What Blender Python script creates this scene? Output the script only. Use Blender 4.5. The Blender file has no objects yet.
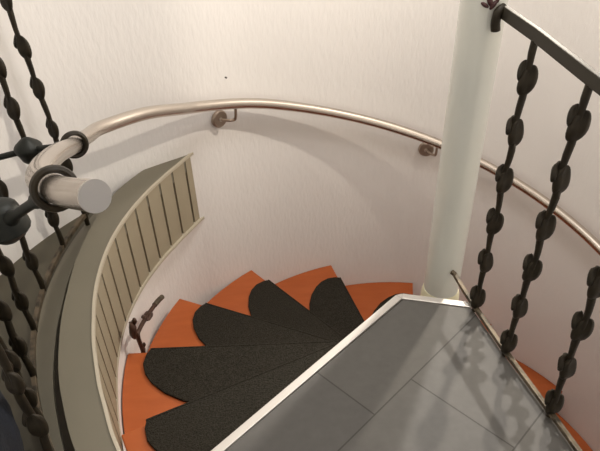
import bpy, bmesh, math, random
from mathutils import Vector, Matrix

S = 1.15                      # stairwell radius in metres; layout below is in units of that radius
R = math.radians
random.seed(4)
SC = bpy.context.scene
COL = SC.collection

# ------------------------------------------------------------------ camera
CX, CY, CZ = -0.524, -1.3248, 1.3091
YAW, PITCH, ROLL, FPX = 0.0722, 0.6345, -0.0353, 596.98
F = Vector((math.sin(YAW)*math.cos(PITCH), math.cos(YAW)*math.cos(PITCH), -math.sin(PITCH)))
R0 = Vector((math.cos(YAW), -math.sin(YAW), 0)); U0 = R0.cross(F)
Rv = R0*math.cos(ROLL) + U0*math.sin(ROLL)
Uv = -R0*math.sin(ROLL) + U0*math.cos(ROLL)
cam_d = bpy.data.cameras.new('camera')
cam_d.sensor_width = 36; cam_d.lens = FPX*36/600; cam_d.clip_start = .02
cam = bpy.data.objects.new('camera', cam_d); COL.objects.link(cam)
m = Matrix((Rv, Uv, -F)).transposed().to_4x4(); m.translation = Vector((CX, CY, CZ))*S
cam.matrix_world = m
SC.camera = cam

# ------------------------------------------------------------------ world, lights, exposure
SC.view_settings.view_transform = 'Standard'
SC.view_settings.look = 'None'
SC.view_settings.gamma = 1
SC.view_settings.exposure = 0.0
w = bpy.data.worlds.new('world'); SC.world = w; w.use_nodes = True
w.node_tree.nodes['Background'].inputs[0].default_value = (.86, .92, 1, 1)
w.node_tree.nodes['Background'].inputs[1].default_value = .30

def area(name, loc, to, size, power, color, shape='DISK', spread=180):
    l = bpy.data.lights.new(name, 'AREA'); l.shape = shape; l.size = size*S; l.energy = power; l.color = color
    l.spread = R(spread)
    o = bpy.data.objects.new(name, l); COL.objects.link(o); o.location = Vector(loc)*S
    o.rotation_euler = (Vector(to)-Vector(loc)).to_track_quat('-Z', 'Y').to_euler()
    return o
LAMP = Vector((.575, .668, 1.19))
area('sconce_light', LAMP, LAMP+Vector((-.62, -.76, -.30)), .045, 24, (1, .90, .765))
area('added_fill_light', (-.15, -.1, 2.42), (-.15, -.1, 0), .60, 28, (1, .97, .94))  # soft light added to fill the walls
area('downlight', (.25, .34, 2.42), (-.12, -.48, 0), .022, 2.6, (1, .95, .9), spread=42)

# ------------------------------------------------------------------ materials
def mat(name, col, rough=.6, metal=0, noise=None, bump=None, spec=.5, coat=0):
    """noise=(scale, colour2, factor[, stretch xyz]); bump=(scale, strength, distance)"""
    mt = bpy.data.materials.new(name); mt.use_nodes = True
    nt = mt.node_tree; b = nt.nodes['Principled BSDF']
    b.inputs['Base Color'].default_value = (*col, 1); b.inputs['Roughness'].default_value = rough
    b.inputs['Metallic'].default_value = metal; b.inputs['Specular IOR Level'].default_value = spec
    b.inputs['Coat Weight'].default_value = coat
    tc = nt.nodes.new('ShaderNodeTexCoord')
    if noise:
        mp = nt.nodes.new('ShaderNodeMapping'); nt.links.new(tc.outputs['Object'], mp.inputs[0])
        if len(noise) > 3: mp.inputs['Scale'].default_value = noise[3]
        n = nt.nodes.new('ShaderNodeTexNoise'); n.inputs['Scale'].default_value = noise[0]; n.inputs['Detail'].default_value = 6
        nt.links.new(mp.outputs[0], n.inputs[0])
        r = nt.nodes.new('ShaderNodeValToRGB'); r.color_ramp.elements[0].position = .5-noise[2]; r.color_ramp.elements[1].position = .5+noise[2]
        r.color_ramp.elements[0].color = (*noise[1], 1); r.color_ramp.elements[1].color = (*col, 1)
        nt.links.new(n.outputs[0], r.inputs[0]); nt.links.new(r.outputs[0], b.inputs['Base Color'])
    if bump:
        n2 = nt.nodes.new('ShaderNodeTexNoise'); n2.inputs['Scale'].default_value = bump[0]; n2.inputs['Detail'].default_value = 4
        mp2 = nt.nodes.new('ShaderNodeMapping'); nt.links.new(tc.outputs['Object'], mp2.inputs[0])
        if len(bump) > 3: mp2.inputs['Scale'].default_value = bump[3]
        nt.links.new(mp2.outputs[0], n2.inputs[0])
        bp = nt.nodes.new('ShaderNodeBump'); bp.inputs['Strength'].default_value = bump[1]; bp.inputs['Distance'].default_value = bump[2]
        nt.links.new(n2.outputs[0], bp.inputs['Height']); nt.links.new(bp.outputs[0], b.inputs['Normal'])
    return mt

M = {
 'plaster': mat('plaster', (.83, .805, .78), .85, noise=(3, (.81, .785, .76), .3), bump=(60, .35, .006, (1, 1, .35)), spec=.2),
 'ceiling': mat('ceiling_paint', (.8, .77, .74), .9),
 'wood': mat('beech_wood', (.45, .112, .028), .42, noise=(6, (.35, .078, .018), .35, (1, 5, 1)), spec=.4),
 'carpet': mat('carpet', (.047, .042, .033), .95, noise=(170, (.018, .016, .012), .2), bump=(260, .9, .01), spec=.1),
 'steel': mat('brushed_steel', (.62, .56, .50), .26, 1, bump=(80, .04, .001, (1, 1, 12))),
 'steel_cut': mat('cut_steel', (.62, .58, .54), .45, 1),
 'bracket': mat('bracket_metal', (.40, .33, .27), .42, 1),
 'iron': mat('wrought_iron', (.026, .019, .009), .5, .0, noise=(30, (.012, .009, .005), .25), bump=(90, .35, .002), spec=.3),
 'iron_black': mat('black_iron', (.010, .012, .009), .5, .3, bump=(50, .3, .002)),
 'iron_rail': mat('iron_bar', (.028, .023, .014), .6, 0, noise=(30, (.03, .025, .015), .25)),
 'iron_brown': mat('brown_iron', (.085, .040, .025), .5, .3, noise=(30, (.04, .02, .013), .25)),
 'edge_iron': mat('worn_iron', (.13, .10, .065), .5, .3, noise=(25, (.03, .024, .015), .12)),
 'pole': mat('pole_paint', (.74, .75, .68), .32, noise=(5, (.68, .70, .66), .35), spec=.5, coat=.5),
 'collar': mat('collar_paint', (.78, .74, .52), .5),
 'cladding': mat('painted_boards', (.34, .292, .205), .6, noise=(8, (.31, .268, .188), .3)),
 'lip': mat('painted_lip', (.46, .41, .32), .55),
 'groove': mat('groove', (.15, .125, .085), .8),
 'curb': mat('curb_paint', (.165, .148, .108), .48, noise=(5, (.15, .137, .10), .3)),
 'lino': mat('olive_floor', (.085, .073, .048), .6, noise=(9, (.07, .062, .042), .3)),
 'gap_shade': mat('shaded_gap', (.055, .045, .03), .7),  # brown that stands for shade in the gap behind the curb
 'alu': mat('aluminium_edge', (.55, .52, .48), .4, .35),
 'navy': mat('navy_cloth', (.003, .004, .008), .9, noise=(14, (.006, .009, .018), .12), bump=(40, .6, .01)),
 'underside': mat('concrete', (.42, .40, .37), .9),
 'ornament': mat('dark_red_ornament', (.06, .02, .02), .5),
 'dark': mat('dark_dot', (.05, .04, .035), .6),
 'brass': mat('lamp_metal', (.5, .42, .3), .35, 1),
}
# tiles: rows parallel to the landing's front edge, staggered
def tile_mat():
    mt = mat('grey_floor_tile', (.27, .265, .255), .62, bump=(45, .12, .002), spec=.28)
    nt = mt.node_tree; b = nt.nodes['Principled BSDF']
    geo = nt.nodes.new('ShaderNodeTexCoord'); mp = nt.nodes.new('ShaderNodeMapping')
    ang = math.atan2(-.647, -.762)
    mp.vector_type = 'POINT'
    # rotate world so that the edge direction becomes +x
    mp.inputs['Rotation'].default_value = (0, 0, -ang)
    nt.links.new(geo.outputs['Object'], mp.inputs[0])
    c, s = math.cos(-ang), math.sin(-ang)
    ex, ey = (-.148*c+.121*s)*S, (-.148*s-.121*c)*S       # edge corner in rotated frame
    mp.inputs['Location'].default_value = (-ex+(.52-.22)*S-.002, -ey+(-.181+.274*5)*S, 0)
    br = nt.nodes.new('ShaderNodeTexBrick'); nt.links.new(mp.outputs[0], br.inputs[0])
    br.offset = .73; br.offset_frequency = 2
    br.inputs['Scale'].default_value = 1; br.inputs['Brick Width'].default_value = .52*S; br.inputs['Row Height'].default_value = .274*S
    br.inputs['Mortar Size'].default_value = .0022; br.inputs['Mortar Smooth'].default_value = .1; br.inputs['Bias'].default_value = 0
    br.inputs['Color1'].default_value = (.118, .112, .102, 1); br.inputs['Color2'].default_value = (.106, .101, .094, 1)
    br.inputs['Mortar'].default_value = (.058, .054, .048, 1)
    n = nt.nodes.new('ShaderNodeTexNoise'); n.inputs['Scale'].default_value = 35; n.inputs['Detail'].default_value = 5
    nt.links.new(geo.outputs['Object'], n.inputs[0])
    mx = nt.nodes.new('ShaderNodeMixRGB'); mx.blend_type = 'MULTIPLY'; mx.inputs[0].default_value = .25
    nt.links.new(br.outputs[0], mx.inputs[1]); nt.links.new(n.outputs[0], mx.inputs[2]); nt.links.new(mx.outputs[0], b.inputs['Base Color'])
    return mt
M['tile'] = tile_mat()

# ------------------------------------------------------------------ helpers
def P(ang, r, z=0):           # ang in degrees: 0 = left of the pole, growing clockwise as the stairs descend
    a = R(ang); return Vector((-r*math.cos(a), r*math.sin(a), z))

WX, WY = -.0137, .0116        # centre of the round wall, a little off the pole
def W(ang, r, z=0): return P(ang, r, z)+Vector((WX, WY, 0))

def obj(name, bm, material, parent=None, smooth=False, bevel=0):
    me = bpy.data.meshes.new(name)
    bmesh.ops.scale(bm, vec=(S, S, S), verts=bm.verts)
    if parent is not None:
        bmesh.ops.translate(bm, vec=-parent_origin(parent), verts=bm.verts)
    bmesh.ops.recalc_face_normals(bm, faces=bm.faces)
    bm.to_mesh(me); bm.free()
    mats = material if isinstance(material, (list, tuple)) else [material]
    for x in mats: me.materials.append(x)
    if smooth:
        for f in me.polygons: f.use_smooth = True
        try: me.set_sharp_from_angle(angle=R(40))
        except Exception: pass
    o = bpy.data.objects.new(name, me); COL.objects.link(o); o.parent = parent
    if bevel:
        b = o.modifiers.new('bevel', 'BEVEL'); b.width = bevel; b.segments = 2; b.limit_method = 'ANGLE'; b.angle_limit = R(40)
    return o

def parent_origin(p):
    v = Vector((0, 0, 0))
    while p is not None: v += Vector(p.location); p = p.parent
    return v

def empty(name, loc, label, cat, group=None):
    o = bpy.data.objects.new(name, None); COL.objects.link(o); o.location = Vector(loc)*S
    o.empty_display_size = .05
    return tag(o, label, cat, group)

def tag(o, label, cat, group=None):
    o['label'] = label; o['category'] = cat
    if group: o['group'] = group
    return o

def struct(o): o['kind'] = 'structure'; return o

def prism(bm, pts, z0, z1, mi=0):
    lo = [bm.verts.new((x, y, z0)) for x, y in pts]; hi = [bm.verts.new((x, y, z1)) for x, y in pts]
    fs = [bm.faces.new(lo[::-1]), bm.faces.new(hi)]
    n = len(pts)
    for i in range(n): fs.append(bm.faces.new((lo[i], lo[(i+1) % n], hi[(i+1) % n], hi[i])))
    for f in fs: f.material_index = mi

def arc_block(bm, a0, a1, r0, r1, z0, z1, step=1.5, mi=0):
    """ring segment; r0/r1 may be functions of the angle"""
    n = max(1, int(abs(a1-a0)/step)+1)
    f0 = r0 if callable(r0) else (lambda a: r0); f1 = r1 if callable(r1) else (lambda a: r1)
    rows = []
    for i in range(n+1):
        a = a0+(a1-a0)*i/n
        rows.append([bm.verts.new(W(a, f0(a), z0)), bm.verts.new(W(a, f1(a), z0)), bm.verts.new(W(a, f1(a), z1)), bm.verts.new(W(a, f0(a), z1))])
    for i in range(n):
        for j in range(4):
            f = bm.faces.new((rows[i][j], rows[i][(j+1) % 4], rows[i+1][(j+1) % 4], rows[i+1][j])); f.material_index = mi
    bm.faces.new(rows[0]).material_index = mi; bm.faces.new(rows[-1][::-1]).material_index = mi

def tube(bm, pts, rad, seg=14, caps=True, up=None, flat=None):
    """sweep a circle (or a rectangle flat=(w,h)) along pts; rad may be a list"""
    pts = [Vector(p) for p in pts]; n = len(pts)
    rings = []; prev = None
    for i, p in enumerate(pts):
        t = (pts[min(i+1, n-1)]-pts[max(i-1, 0)]).normalized()
        if prev is None:
            ref = Vector(up) if up else (Vector((0, 0, 1)) if abs(t.z) < .9 else Vector((1, 0, 0)))
            a = (ref - t*ref.dot(t)).normalized()
        else:
            a = (prev - t*prev.dot(t)).normalized()
        prev = a; b = t.cross(a)
        rr = rad[i] if isinstance(rad, (list, tuple)) else rad
        if flat:
            w_, h_ = flat[0]/2, flat[1]/2
            ring = [bm.verts.new(p+a*y+b*x) for x, y in ((-w_, -h_), (w_, -h_), (w_, h_), (-w_, h_))]
        else:
            ring = [bm.verts.new(p+(a*math.cos(2*math.pi*k/seg)+b*math.sin(2*math.pi*k/seg))*rr) for k in range(seg)]
        rings.append(ring)
    m_ = len(rings[0])
    for i in range(n-1):
        for k in range(m_): bm.faces.new((rings[i][k], rings[i][(k+1) % m_], rings[i+1][(k+1) % m_], rings[i+1][k]))
    if caps: bm.faces.new(rings[0][::-1]); bm.faces.new(rings[-1])
    return rings

def spline(ctrl, per=8):
    c = [Vector(x) for x in ctrl]; c = [c[0]*2-c[1]]+c+[c[-1]*2-c[-2]]; out = []
    for i in range(1, len(c)-2):
        for k in range(per):
            t = k/per; a, b, d, e = c[i-1:i+3]
            out.append(.5*((2*b)+(d-a)*t+(2*a-5*b+4*d-e)*t*t+(3*b-a-3*d+e)*t**3))
    out.append(c[-2]); return out

def ellipsoid(bm, c, rx, ry, rz, rot=None, seg=12, rings=8):
    mtx = Matrix.Translation(c) @ (rot.to_4x4() if rot else Matrix.Identity(4)) @ Matrix.Diagonal((rx, ry, rz, 1))
    bmesh.ops.create_uvsphere(bm, u_segments=seg, v_segments=rings, radius=1, matrix=mtx)

def torus(bm, c, normal, R1, r1, seg=28, sub=8, squash=1):
    nrm = Vector(normal).normalized(); a = nrm.orthogonal().normalized(); b = nrm.cross(a)
    rings = []
    for i in range(seg):
        t = 2*math.pi*i/seg; d = a*math.cos(t)+b*math.sin(t)
        rings.append([bm.verts.new(Vector(c)+d*(R1+r1*math.cos(2*math.pi*k/sub))+nrm*(squash*r1*math.sin(2*math.pi*k/sub))) for k in range(sub)])
    for i in range(seg):
        for k in range(sub):
            bm.faces.new((rings[i][k], rings[(i+1) % seg][k], rings[(i+1) % seg][(k+1) % sub], rings[i][(k+1) % sub]))

# ------------------------------------------------------------------ measures
ZF = .139                    # floor and landing level
ZC = 2.5                     # ceiling
TA, TD, TZ, TH = -21.32, 24.907, -.0213, .1603
NT = 12
def wall_r(a):               # the wall swings outward beyond the cladding's end
    k = 3.0; x = (42-a)/k
    sp = k*(x if x > 20 else math.log1p(math.exp(x)))
    return min(1.75, 1+.0103*sp-.00004*sp*sp)
def low_r(a):                # same wall below the floor edge, easing back to the plain circle
    if a >= 41: return wall_r(a)
    if a <= 8: return 1.0
    t = (a-8)/33; h = wall_r(41)-1; m1 = (wall_r(42)-wall_r(41))*33
    return 1+h*(3*t*t-2*t**3)+m1*(t**3-t*t)
def table(pts):
    def f(a):
        if a >= pts[0][0]: return pts[0][1]
        for (a0, r0), (a1, r1) in zip(pts, pts[1:]):
            if a1 <= a: t = (a0-a)/(a0-a1); t = t*t*(3-2*t)*.35+t*.65; return r0+(r1-r0)*t
        return pts[-1][1]
    return f
fr = table([(42, 1.028), (36, 1.013), (30, 1.006), (22, 1.003), (10, 1.001), (0, .997), (-10, .994), (-18, .999), (-26, 1.010), (-33, 1.027), (-41, 1.050)])
co = table([(42, 1.062), (36, 1.090), (31, 1.103), (24, 1.108), (16.5, 1.095), (7, 1.080), (-3, 1.072), (-11, 1.076), (-23, 1.089), (-31, 1.100), (-41, 1.115)])
def off(f, d): return lambda a: f(a)+d

# ------------------------------------------------------------------ structure
def shell(name, f, z0, z1, a0, a1, th=.08, step=2):
    bm = bmesh.new(); arc_block(bm, a0, a1, f, lambda a: (f(a) if callable(f) else f)+th, z0, z1, step)
    return struct(obj(name, bm, M['plaster'], smooth=True))
shell('wall_back', wall_r, -2.3, ZC, 41, 254)           # tall round wall, runs behind the pole and on to the right
shell('wall_lower', low_r, -2.3, -.098, -106, 41)         # the same round wall under the floor edge
shell('wall_left', wall_r, -.1, ZC, -90, 41, step=1.5)

bm = bmesh.new()                                                # upper floor and landing, one tiled slab
arc_block(bm, -41, -105, 1.0, 2.2, ZF-.2, ZF, 2)
prism(bm, [(-.155, -.128), (-.772, -.652), P(-50, 1.001).xy[:], P(-60, 1.001).xy[:], P(-70, 1.001).xy[:], P(-80, 1.001).xy[:], P(-90, 1.001).xy[:], (.150, -1.0), (.122, -.71), (.086, -.535), (.050, -.355), (.024, -.186)], ZF-.07, ZF)
struct(obj('floor', bm, M['tile']))
bm = bmesh.new(); arc_block(bm, 41, -41, off(fr, .012), lambda a: max(1.004, wall_r(a)), ZF-.2, ZF, 2)
struct(obj('floor', bm, M['lino']))
bm = bmesh.new(); bmesh.ops.create_circle(bm, cap_ends=True, segments=48, radius=1.0, matrix=Matrix.Translation((0, 0, -2.28)))
struct(obj('floor_bottom', bm, M['underside']))
bm = bmesh.new(); bmesh.ops.create_circle(bm, cap_ends=True, segments=64, radius=2.3, matrix=Matrix.Translation((0, 0, ZC)))
struct(obj('ceiling', bm, M['ceiling']))

# aluminium edging of the landing
bm = bmesh.new()
def edge_strip(a, b, wd, z0, z1):
    a, b = Vector(a), Vector(b); d = (b-a).normalized(); n = Vector((-d.y, d.x))*wd
    prism(bm, [a[:], b[:], (b+n)[:], (a+n)[:]], z0, z1)
c0, c1, c2 = (-.158, -.125), (.022, -.183), (-.772, -.652)
edge_strip(c2, c0, .021, ZF-.075, ZF+.004)
edge_strip(c0, c1, .021, ZF-.075, ZF+.004)
prism(bm, [c0, (c0[0]-.013, c0[1]+.016), (c0[0]+.0066, c0[1]+.020)], ZF-.075, ZF+.004)
struct(obj('trim_1', bm, M['alu'], bevel=.002))

# grooved cladding of the floor edge
A_END, A_BEG = 41.3, -41
bm = bmesh.new()
GR = [39.0-4.62*k for k in range(0, 18)]
cuts = [A_END]+GR+[A_BEG]
for hi, lo in zip(cuts, cuts[1:]):
    hi_, lo_ = hi-(.33 if hi != A_END else 0), lo+(.33 if lo != A_BEG else 0)
    arc_block(bm, hi_, lo_, fr, off(fr, .010), -.098, .196, 1.2)
arc_block(bm, A_END-.1, A_BEG, off(fr, .007), off(fr, .012), -.097, .195, 1.2, mi=1)
clad = struct(obj('trim_2', bm, [M['cladding'], M['groove']], smooth=False))
bm = bmesh.new(); arc_block(bm, A_END+.8, A_BEG, lambda a: fr(a)-.002-.008*max(0, min(1, (a-5)/25)), off(fr, .012), -.108, -.098, 1.2); arc_block(bm, A_END+.8, A_BEG, off(fr, -.006), off(fr, .002), .192, .203, 1.2)
struct(obj('trim_3', bm, M['lip'], smooth=False))
bm = bmesh.new(); arc_block(bm, A_END, A_BEG, off(fr, .002), lambda a: min(co(a), wall_r(a)+.003), ZF, .2, 1.2)
struct(obj('trim_4', bm, M['curb'], bevel=.003))
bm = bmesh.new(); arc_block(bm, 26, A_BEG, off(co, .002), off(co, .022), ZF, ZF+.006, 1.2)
struct(obj('trim_5', bm, M['gap_shade']))  # shallow dark strip painted in place of the shadow line beside the curb
bm = bmesh.new(); arc_block(bm, 24, A_BEG, off(co, .022), 1.150, ZF, ZF+.022, 1.2)
struct(obj('trim_6', bm, M['curb'], bevel=.002))

# ------------------------------------------------------------------ staircase
stairs = empty('spiral_staircase', (0, 0, -2.28), 'winding staircase of orange wooden wedge treads turning down around a pale round pole', 'staircase')
bm = bmesh.new(); tube(bm, [(0, 0, -2.28), (0, 0, ZC)], .052, 48)
obj('center_pole', bm, M['pole'], stairs, smooth=True)['label'] = 'pale painted steel pole'
bm = bmesh.new(); tube(bm, [(0, 0, -.02), (0, 0, .04), (0, 0, .055)], [.060, .057, .0528], 40)
obj('pole_collar', bm, M['collar'], stairs, smooth=True)['label'] = 'yellowish collar'
def tread_outline(a, da, r0, r1):
    # nosing at angle a, back edge at a-da
    pts = [P(a, r0).xy[:], ]
    n = 8
    for i in range(n+1):
        u = P(a-da*i/n, 1).xy; c_ = Vector((WX, WY)); b_ = u.dot(c_)
        pts.append((u*(b_+math.sqrt(b_*b_-c_.dot(c_)+r1*r1)))[:])
    pts.append(P(a-da, r0).xy[:])
    return pts
for k in range(1, NT+1):
    a = TA+(k-1)*TD; z = TZ-(k-1)*TH
    bm = bmesh.new(); prism(bm, tread_outline(a, TD+2.2, .05, .996), z-.036, z)
    tr = obj('tread', bm, M['wood'], stairs, bevel=.004)
    bm = bmesh.new()
    d0, d1 = P(a-2.0, .06), P(a-2.0, .975); nrm = Vector((-(d1-d0).y, (d1-d0).x, 0)).normalized()*.008
    prism(bm, [(d0+nrm).xy[:], (d1+nrm).xy[:], (d1-nrm).xy[:], (d0-nrm).xy[:]], z-TH+.0005, z-.036)
    obj('riser', bm, M['wood'], tr)

# half-moon carpet mats, one per step
MAT_LABEL = {1: 'dark carpet mat on the uppermost step in view, beside the grey landing',
 2: 'dark carpet mat on the second step down, the widest in view',
 3: 'dark carpet mat on the third step down, beside the iron branch',
 4: 'dark carpet mat on the fourth step down, in the middle of the fan',
 5: 'dark carpet mat on the fifth step, left of the landing corner',
 6: 'dark carpet mat on the sixth step, only its tip showing past the landing corner'}
for k in range(1, 7):
    a = TA+(k-1)*TD; z = TZ-(k-1)*TH
    prof = [(0, .936), (-1.2, .945), (-3.5, .950), (-6, .940), (-8.5, .918), (-11.5, .880), (-14.5, .828), (-17, .775), (-19, .722), (-22, .64), (-23.6, .60)]
    if k >= 3: prof = [(q, r-.040*min(1, (k-2)/1.) - (.0 if q > -6 else .0)) for q, r in prof]
    out = [P(a+.15+q, r).xy[:] for q, r in prof]
    out = [P(a+.15, .075).xy[:]]+out+[P(a-23.6, .075).xy[:]]
    bm = bmesh.new(); prism(bm, out, z+.0005, z+.0105)
    # the mat wraps over the nosing
    d0, d1 = P(a+.15, .075), P(a+.15, prof[0][1]); nn = Vector((-(d0-d1).y, (d0-d1).x, 0)).normalized()*.007
    if nn.dot(P(a+5, .5)-P(a, .5)) < 0: nn = -nn
    prism(bm, [d0.xy[:], d1.xy[:], (d1+nn).xy[:], (d0+nn).xy[:]], z-.034, z+.0105)
    o = obj('stair_mat', bm, M['carpet'], bevel=.003)
    tag(o, MAT_LABEL[k], 'stair mat', 'dark carpet mats on the stair treads')

# ------------------------------------------------------------------ stainless handrail
HA, HB, HR = .6782, -.34467, .940
def helix(a, r=HR):
    t = max(0, min(1, (62-a)/30)); ease = .024*t*t*(3-2*t)
    ph = R(a); return Vector((WX-r*math.cos(ph), WY+r*math.sin(ph), HA+HB*ph+.003-ease))
left = [(-.721, -.720, .929), (-.785, -.643, .892), (-.849, -.543, .852), (-.885, -.423, .809), (-.927, -.23, .729), (-.966, -.02, .634), (-.974, .141, .577), (-.957, .240, .552)]
path = spline(left+[helix(a, HR-.002) for a in (25, 38)], 8)[:-1]+[helix(38+2*i) for i in range(69)]
rail = empty('handrail', helix(90), 'brushed stainless steel handrail curving down along the round white wall', 'handrail')
bm = bmesh.new(); tube(bm, path, .0198, 24, caps=True)
obj('rail_tube', bm, M['steel'], rail, smooth=True)
dirn = (path[0]-path[1]).normalized()
bm = bmesh.new(); tube(bm, [path[0]-dirn*.0, path[0]+dirn*.004], .0202, 24)
obj('end_cap', bm, M['steel_cut'], rail)['label'] = 'flat cut end of the tube'
for a in (50.2, 104.9):
    h = helix(a); o_ = P(a, 1.0); n = (-P(a, 1)).normalized(); zc = h.z-.070
    wpt = W(a-1.2, .999, zc)
    bm = bmesh.new()
    e = W(a+1.0, .955, zc-.006)
    tube(bm, spline([wpt+n*.012, (wpt+n*.03).lerp(e, .5), e, W(a+1.3, .947, zc+.006), W(a+1.4, .942, h.z-.012)], 5), .0055, 10)
    b_ = obj('bracket', bm, M['bracket'], rail, smooth=True)
    bm = bmesh.new(); tube(bm, [wpt, wpt+n*.010, wpt+n*.014], [.034, .034, .030], 28)
    obj('mounting_plate', bm, M['bracket'], b_, smooth=True)
    bm = bmesh.new(); tube(bm, [wpt+n*.014, wpt+n*.018], .008, 12)
    obj('screw', bm, M['steel_cut'], b_)

# ------------------------------------------------------------------ leaf railings
def leaf_mesh(kind):
    """a large and a small pinched iron leaf clasping the rod (built around the origin, axis z)"""
    bm = bmesh.new(); rnd = random.Random(kind)
    for c, sz, tl in (((.003, -.002, -.004), (.0160, .0100, .037), 4), ((-.0098, .005, .015), (.0092, .0075, .023), 12)):
        tilt = Matrix.Rotation(R(tl+rnd.uniform(-6, 6)), 3, 'Y') @ Matrix.Rotation(R(rnd.uniform(-10, 10)), 3, 'X')
        c = Vector(c); before = set(bm.verts)
        ellipsoid(bm, c, *sz, tilt, 16, 12)
        for v in bm.verts:
            if v in before: continue
            d = v.co-c; t = max(-1, min(1, d.z/sz[2]))
            sq = 1+.16*(1-t*t)                          # squarer shoulders
            v.co.x = c.x+d.x*sq*(1-.10*t)
            v.co.y = c.y+d.y*sq*(.62 if abs(d.x) < sz[0]*.35 else 1)+.003*math.sin(t*3)   # vein crease
    return bm
leaf_me = []
for kind in range(3):
    bm = leaf_mesh(kind); bmesh.ops.scale(bm, vec=(S, S, S), verts=bm.verts); bmesh.ops.recalc_face_normals(bm, faces=bm.faces)
    me = bpy.data.meshes.new('leaf_pair'); bm.to_mesh(me); bm.free(); me.materials.append(M['iron'])
    for f in me.polygons: f.use_smooth = True
    leaf_me.append(me)

leaf_brown = leaf_me[1].copy(); leaf_brown.materials.clear(); leaf_brown.materials.append(M['iron_brown'])

def baluster(parent, foot, top, ts, spin, size=1.0, rod=.0068):
    foot, top = Vector(foot), Vector(top); ax = (top-foot)
    bm = bmesh.new()
    n = 30; pts = []; rad = []
    for i in range(n+1):
        t = i/n; pts.append(foot+ax*t+Vector((.002*math.sin(t*31), .002*math.cos(t*23), 0))*(1 if 0 < i < n else 0))
        rad.append(rod*(1+.12*math.sin(t*40)))
    tube(bm, pts, rad, 10)
    b = obj('baluster', bm, M['iron'], parent, smooth=True)
    zz = ax.normalized(); xx = Vector((math.cos(spin), math.sin(spin), 0)); xx = (xx-zz*xx.dot(zz)).normalized(); yy = zz.cross(xx)
    q = Matrix((xx, yy, zz)).transposed()
    for j, t in enumerate(ts):
        l = bpy.data.objects.new('leaf_pair', leaf_me[j % 3]); COL.objects.link(l); l.parent = b
        l.location = (foot+ax*t)*S-parent_origin(b)
        l.rotation_euler = (q @ Matrix.Rotation(R(14*math.sin(j*2.1)), 3, 'Z')).to_euler()
        l.scale = (size,)*3
    return b

# right-hand railing on the landing edge
rr = empty('leaf_railing', (.05, -.35, ZF), 'dark iron railing with leaf balusters, right side, running from the pole along the grey landing', 'railing')
TOP = [(.022, -.052, .905), (.044, -.188, .896), (.068, -.376, .880), (.086, -.548, .872), (.105, -.72, .87), (.14, -.90, .865)]
FOOT = [(.027, -.196), (.050, -.357), (.084, -.542), (.113, -.71), (.148, -.89)]
bm = bmesh.new(); tube(bm, TOP, 1, flat=(.011, .028), up=(0, 0, 1))
obj('top_rail', bm, M['iron_rail'], rr, bevel=.002)
bm = bmesh.new(); tube(bm, spline([(.026, -.056, .912), (.012, -.062, .905), (.009, -.062, .885), (.012, -.062, .865)], 4), .0105, 12)
obj('end_hook', bm, M['iron'], rr, smooth=True)
bm = bmesh.new(); tube(bm, [(.003, -.054, .163), (.010, -.062, .160), (.018, -.13, .156)]+[(x, y, .155) for x, y in FOOT]+[(.17, -1.0, .155)], 1, flat=(.012, .010), up=(0, 0, 1))
obj('bottom_rail', bm, M['edge_iron'], rr, bevel=.0015)
for i, f in enumerate(FOOT):
    baluster(rr, (f[0], f[1], .142), (TOP[i+1][0], TOP[i+1][1], TOP[i+1][2]-.012), [.065, .232, .398, .563, .728, .893], 0, 1.0, .0072)

# left-hand railing along the curved edge
RL = 1.14
lr = empty('leaf_railing', P(-8, RL, ZF), 'brown iron railing with leaf balusters, left side, following the curved kerb beside the wall', 'railing')
bm = bmesh.new(); tube(bm, [W(a, RL, .2) for a in [17.5-2*i for i in range(29)]], 1, flat=(.012, .016), up=(0, 0, 1))
obj('bottom_rail', bm, M['edge_iron'], lr, bevel=.0015)
bm = bmesh.new(); tube(bm, [W(a, RL, 1.02)+Vector((-.03, 0, 0)) for a in [19-2*i for i in range(30)]], 1, flat=(.022, .022), up=(0, 0, 1))
obj('top_rail', bm, M['iron'], lr, bevel=.002)
for a, lean in ((16.2, -.045), (7.9, -.018), (-2.0, -.022), (-10.0, -.02), (-18.0, -.02), (-26.0, -.02), (-34.0, -.02)):
    baluster(lr, W(a, RL, ZF+.02 if a in (16.2, -34.0) else .195), W(a, RL, 1.01)+Vector((lean, 0, 0)), [.14, .28, .42, .57, .71, .86], R(-10), .97, .0075)
# forged rings that hold the handrail, with rounded bosses
def ring_set(c, normal, R1, r1, boss, br, link_to):
    bm = bmesh.new(); torus(bm, c, normal, R1, r1, squash=1.5)
    g = obj('rail_ring', bm, M['iron'], lr, smooth=True)
    bm = bmesh.new(); ellipsoid(bm, Vector(boss), br, br, br*1.05, None, 16, 12)
    for v in bm.verts: v.co += (v.co-Vector(boss))*.08*math.sin(v.co.z*160)
    obj('boss', bm, M['iron_black'], g, smooth=True)
    bm = bmesh.new()
    dd = (Vector(boss)-Vector(c)).normalized()
    tube(bm, spline([Vector(c)+dd*R1, (Vector(c)+dd*R1).lerp(Vector(boss), .5), Vector(boss)], 5), [.013]*3+[.008]*5+[.013]*3, 10)
    tube(bm, spline([Vector(boss), Vector(link_to)], 4), .008, 10)
    obj('link', bm, M['iron_black'], g, smooth=True)
def path_near(z): return min(path, key=lambda q: abs(q.z-z))
def path_dir(z):
    i = min(range(1, len(path)-1), key=lambda i: abs(path[i].z-z)); return (path[i+1]-path[i-1]).normalized()
g1 = path_near(.628); ring_set(g1, path_dir(.628)*.8+Vector((-.55, .25, .1)), .0285, .0062, (-1.10, .056, .592), .033, (-1.20, .05, .575))
g2 = path_near(.884); ring_set(g2, path_dir(.884)+Vector((.1, 0, 0)), .0268, .0058, (-.936, -.518, .765), .037, (-1.03, -.47, .72))

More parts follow.
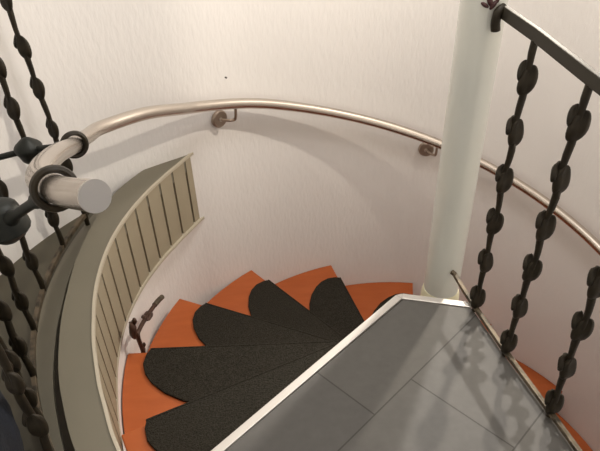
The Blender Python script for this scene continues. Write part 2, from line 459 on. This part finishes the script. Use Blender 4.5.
# ------------------------------------------------------------------ smaller things
Z3 = TZ-2*TH
br = empty('iron_branch', (-.962, .09, Z3), 'small brown iron branch with leaves, leaning on the white wall above the third step', 'ornament')
bm = bmesh.new(); tube(bm, spline([(-.962, .09, Z3+.001), (-.964, .083, -.20), (-.966, .078, -.125), (-.963, .105, -.118), (-.952, .19, -.143), (-.930, .275, -.160)], 7), .0075, 10)
tube(bm, spline([(-.966, .078, -.125), (-.969, .068, -.09), (-.970, .055, -.045)], 4), .0065, 10)
obj('stem', bm, M['iron_brown'], br, smooth=True)
bm = bmesh.new(); tube(bm, spline([(-.936, .255, -.156), (-.925, .29, -.165), (-.917, .312, -.172)], 4), .0095, 12)
obj('tip', bm, M['edge_iron'], br, smooth=True)['label'] = 'paler bare end of the branch'
for q, sc_, ry in (((-.968, .060, -.068), 1.1, (0, R(5), R(-80))), ((-.952, .190, -.143), .9, (R(75), 0, R(5))), ((-.962, .085, -.195), .75, (0, 0, R(-80)))):
    l = bpy.data.objects.new('leaf_pair', leaf_brown); COL.objects.link(l); l.parent = br
    l.location = Vector(q)*S-parent_origin(br); l.scale = (sc_,)*3; l.rotation_euler = ry

# a nail in the wall and a small dark ornament tied to the pole
def wall_at(a, z): return P(a, .9985, z)
bm = bmesh.new(); q = P(51.1, .999, .457); tube(bm, [q, q*1.0+(-P(51.1, 1)).normalized()*.008], .0030, 8)
tag(obj('nail', bm, M['dark']), 'tiny dark nail in the white wall above the handrail', 'nail')
orn = bmesh.new()
for (x, y, z), rx in (((.020, .0, .905), .010), ((.032, .0, .900), .012), ((.008, .0, .893), .009)):
    pass
for az, z, s_, tl in ((-97, .925, .013, 30), (-88, .918, .012, -35), (-108, .918, .010, 60), (-80, .93, .009, 10)):
    c = Vector((.053*math.cos(R(az)), .053*math.sin(R(az)), z))
    ellipsoid(orn, c, .0035, s_*.45, s_, Matrix.Rotation(R(az), 3, 'Z') @ Matrix.Rotation(R(tl), 3, 'X'))
tag(obj('pole_ornament', orn, M['ornament'], smooth=True), 'small dark red ornament fixed on the pale pole beside the end of the top rail', 'ornament')

# dark blue bag on the floor at the left
bm = bmesh.new(); ellipsoid(bm, Vector((0, 0, 0)), .17, .13, .16, None, 36, 24)
for v in bm.verts:
    c = v.co; c.z = max(c.z, -.15)
    n_ = math.sin(c.x*38+c.z*20)*.009+math.sin(c.y*45-c.z*31)*.008+math.sin(c.z*60+c.x*17)*.005
    c += c.normalized()*n_
    c.x *= 1+.12*(c.z < 0)
bmesh.ops.scale(bm, vec=(1.45, .74, .95), verts=bm.verts)
bmesh.ops.rotate(bm, matrix=Matrix.Rotation(R(-55), 3, 'Z'), verts=bm.verts)
bmesh.ops.translate(bm, vec=(-1.19, -.51, ZF+.146), verts=bm.verts)
bag = obj('cloth_bag', bm, M['navy'], smooth=True)
tag(bag, 'dark navy cloth bag slumped on the floor at the lower left behind the railing', 'bag')
bm = bmesh.new(); tube(bm, spline([(-1.24, -.44, ZF+.26), (-1.24, -.45, ZF+.33), (-1.20, -.51, ZF+.36), (-1.15, -.56, ZF+.33), (-1.14, -.57, ZF+.26)], 6), .009, 10)
obj('handle', bm, M['navy'], bag, smooth=True)

# wall lamp up on the right and ceiling downlight, both above the picture; plus an added round fill lamp
d = (LAMP-Vector((0, 0, LAMP.z))).normalized(); d.z = 0
sconce = empty('wall_lamp', d*.999+Vector((0, 0, LAMP.z)), 'small metal wall lamp high on the round wall', 'wall lamp')
bm = bmesh.new(); tube(bm, [d*.998+Vector((0, 0, LAMP.z)), d*.985+Vector((0, 0, LAMP.z))], .05, 28); obj('back_plate', bm, M['brass'], sconce, smooth=True)
f_ = Vector((-.62, -.76, -.30)).normalized()
bm = bmesh.new(); tube(bm, [d*.985+Vector((0, 0, LAMP.z)), LAMP-f_*.03], .01, 12); tube(bm, [LAMP-f_*.035, LAMP-f_*.012], [.022, .040], 28)
obj('lamp_shade', bm, M['brass'], sconce, smooth=True)
cl = empty('unseen_ceiling_lamp', (.25, .34, ZC), 'small metal ceiling downlight over the stairwell', 'ceiling lamp')
bm = bmesh.new(); tube(bm, [(.25, .34, ZC-.001), (.25, .34, 2.435)], .05, 36); obj('lamp_base', bm, M['brass'], cl, smooth=True)
bm = bmesh.new(); tube(bm, [(-.15, -.1, ZC-.001), (-.15, -.1, 2.435)], .31, 48)
tag(obj('unseen_ceiling_lamp', bm, M['ceiling']), 'large flat round white lamp disc over the landing, added as soft fill', 'ceiling lamp')  # unseen disc made up to go with the added fill light
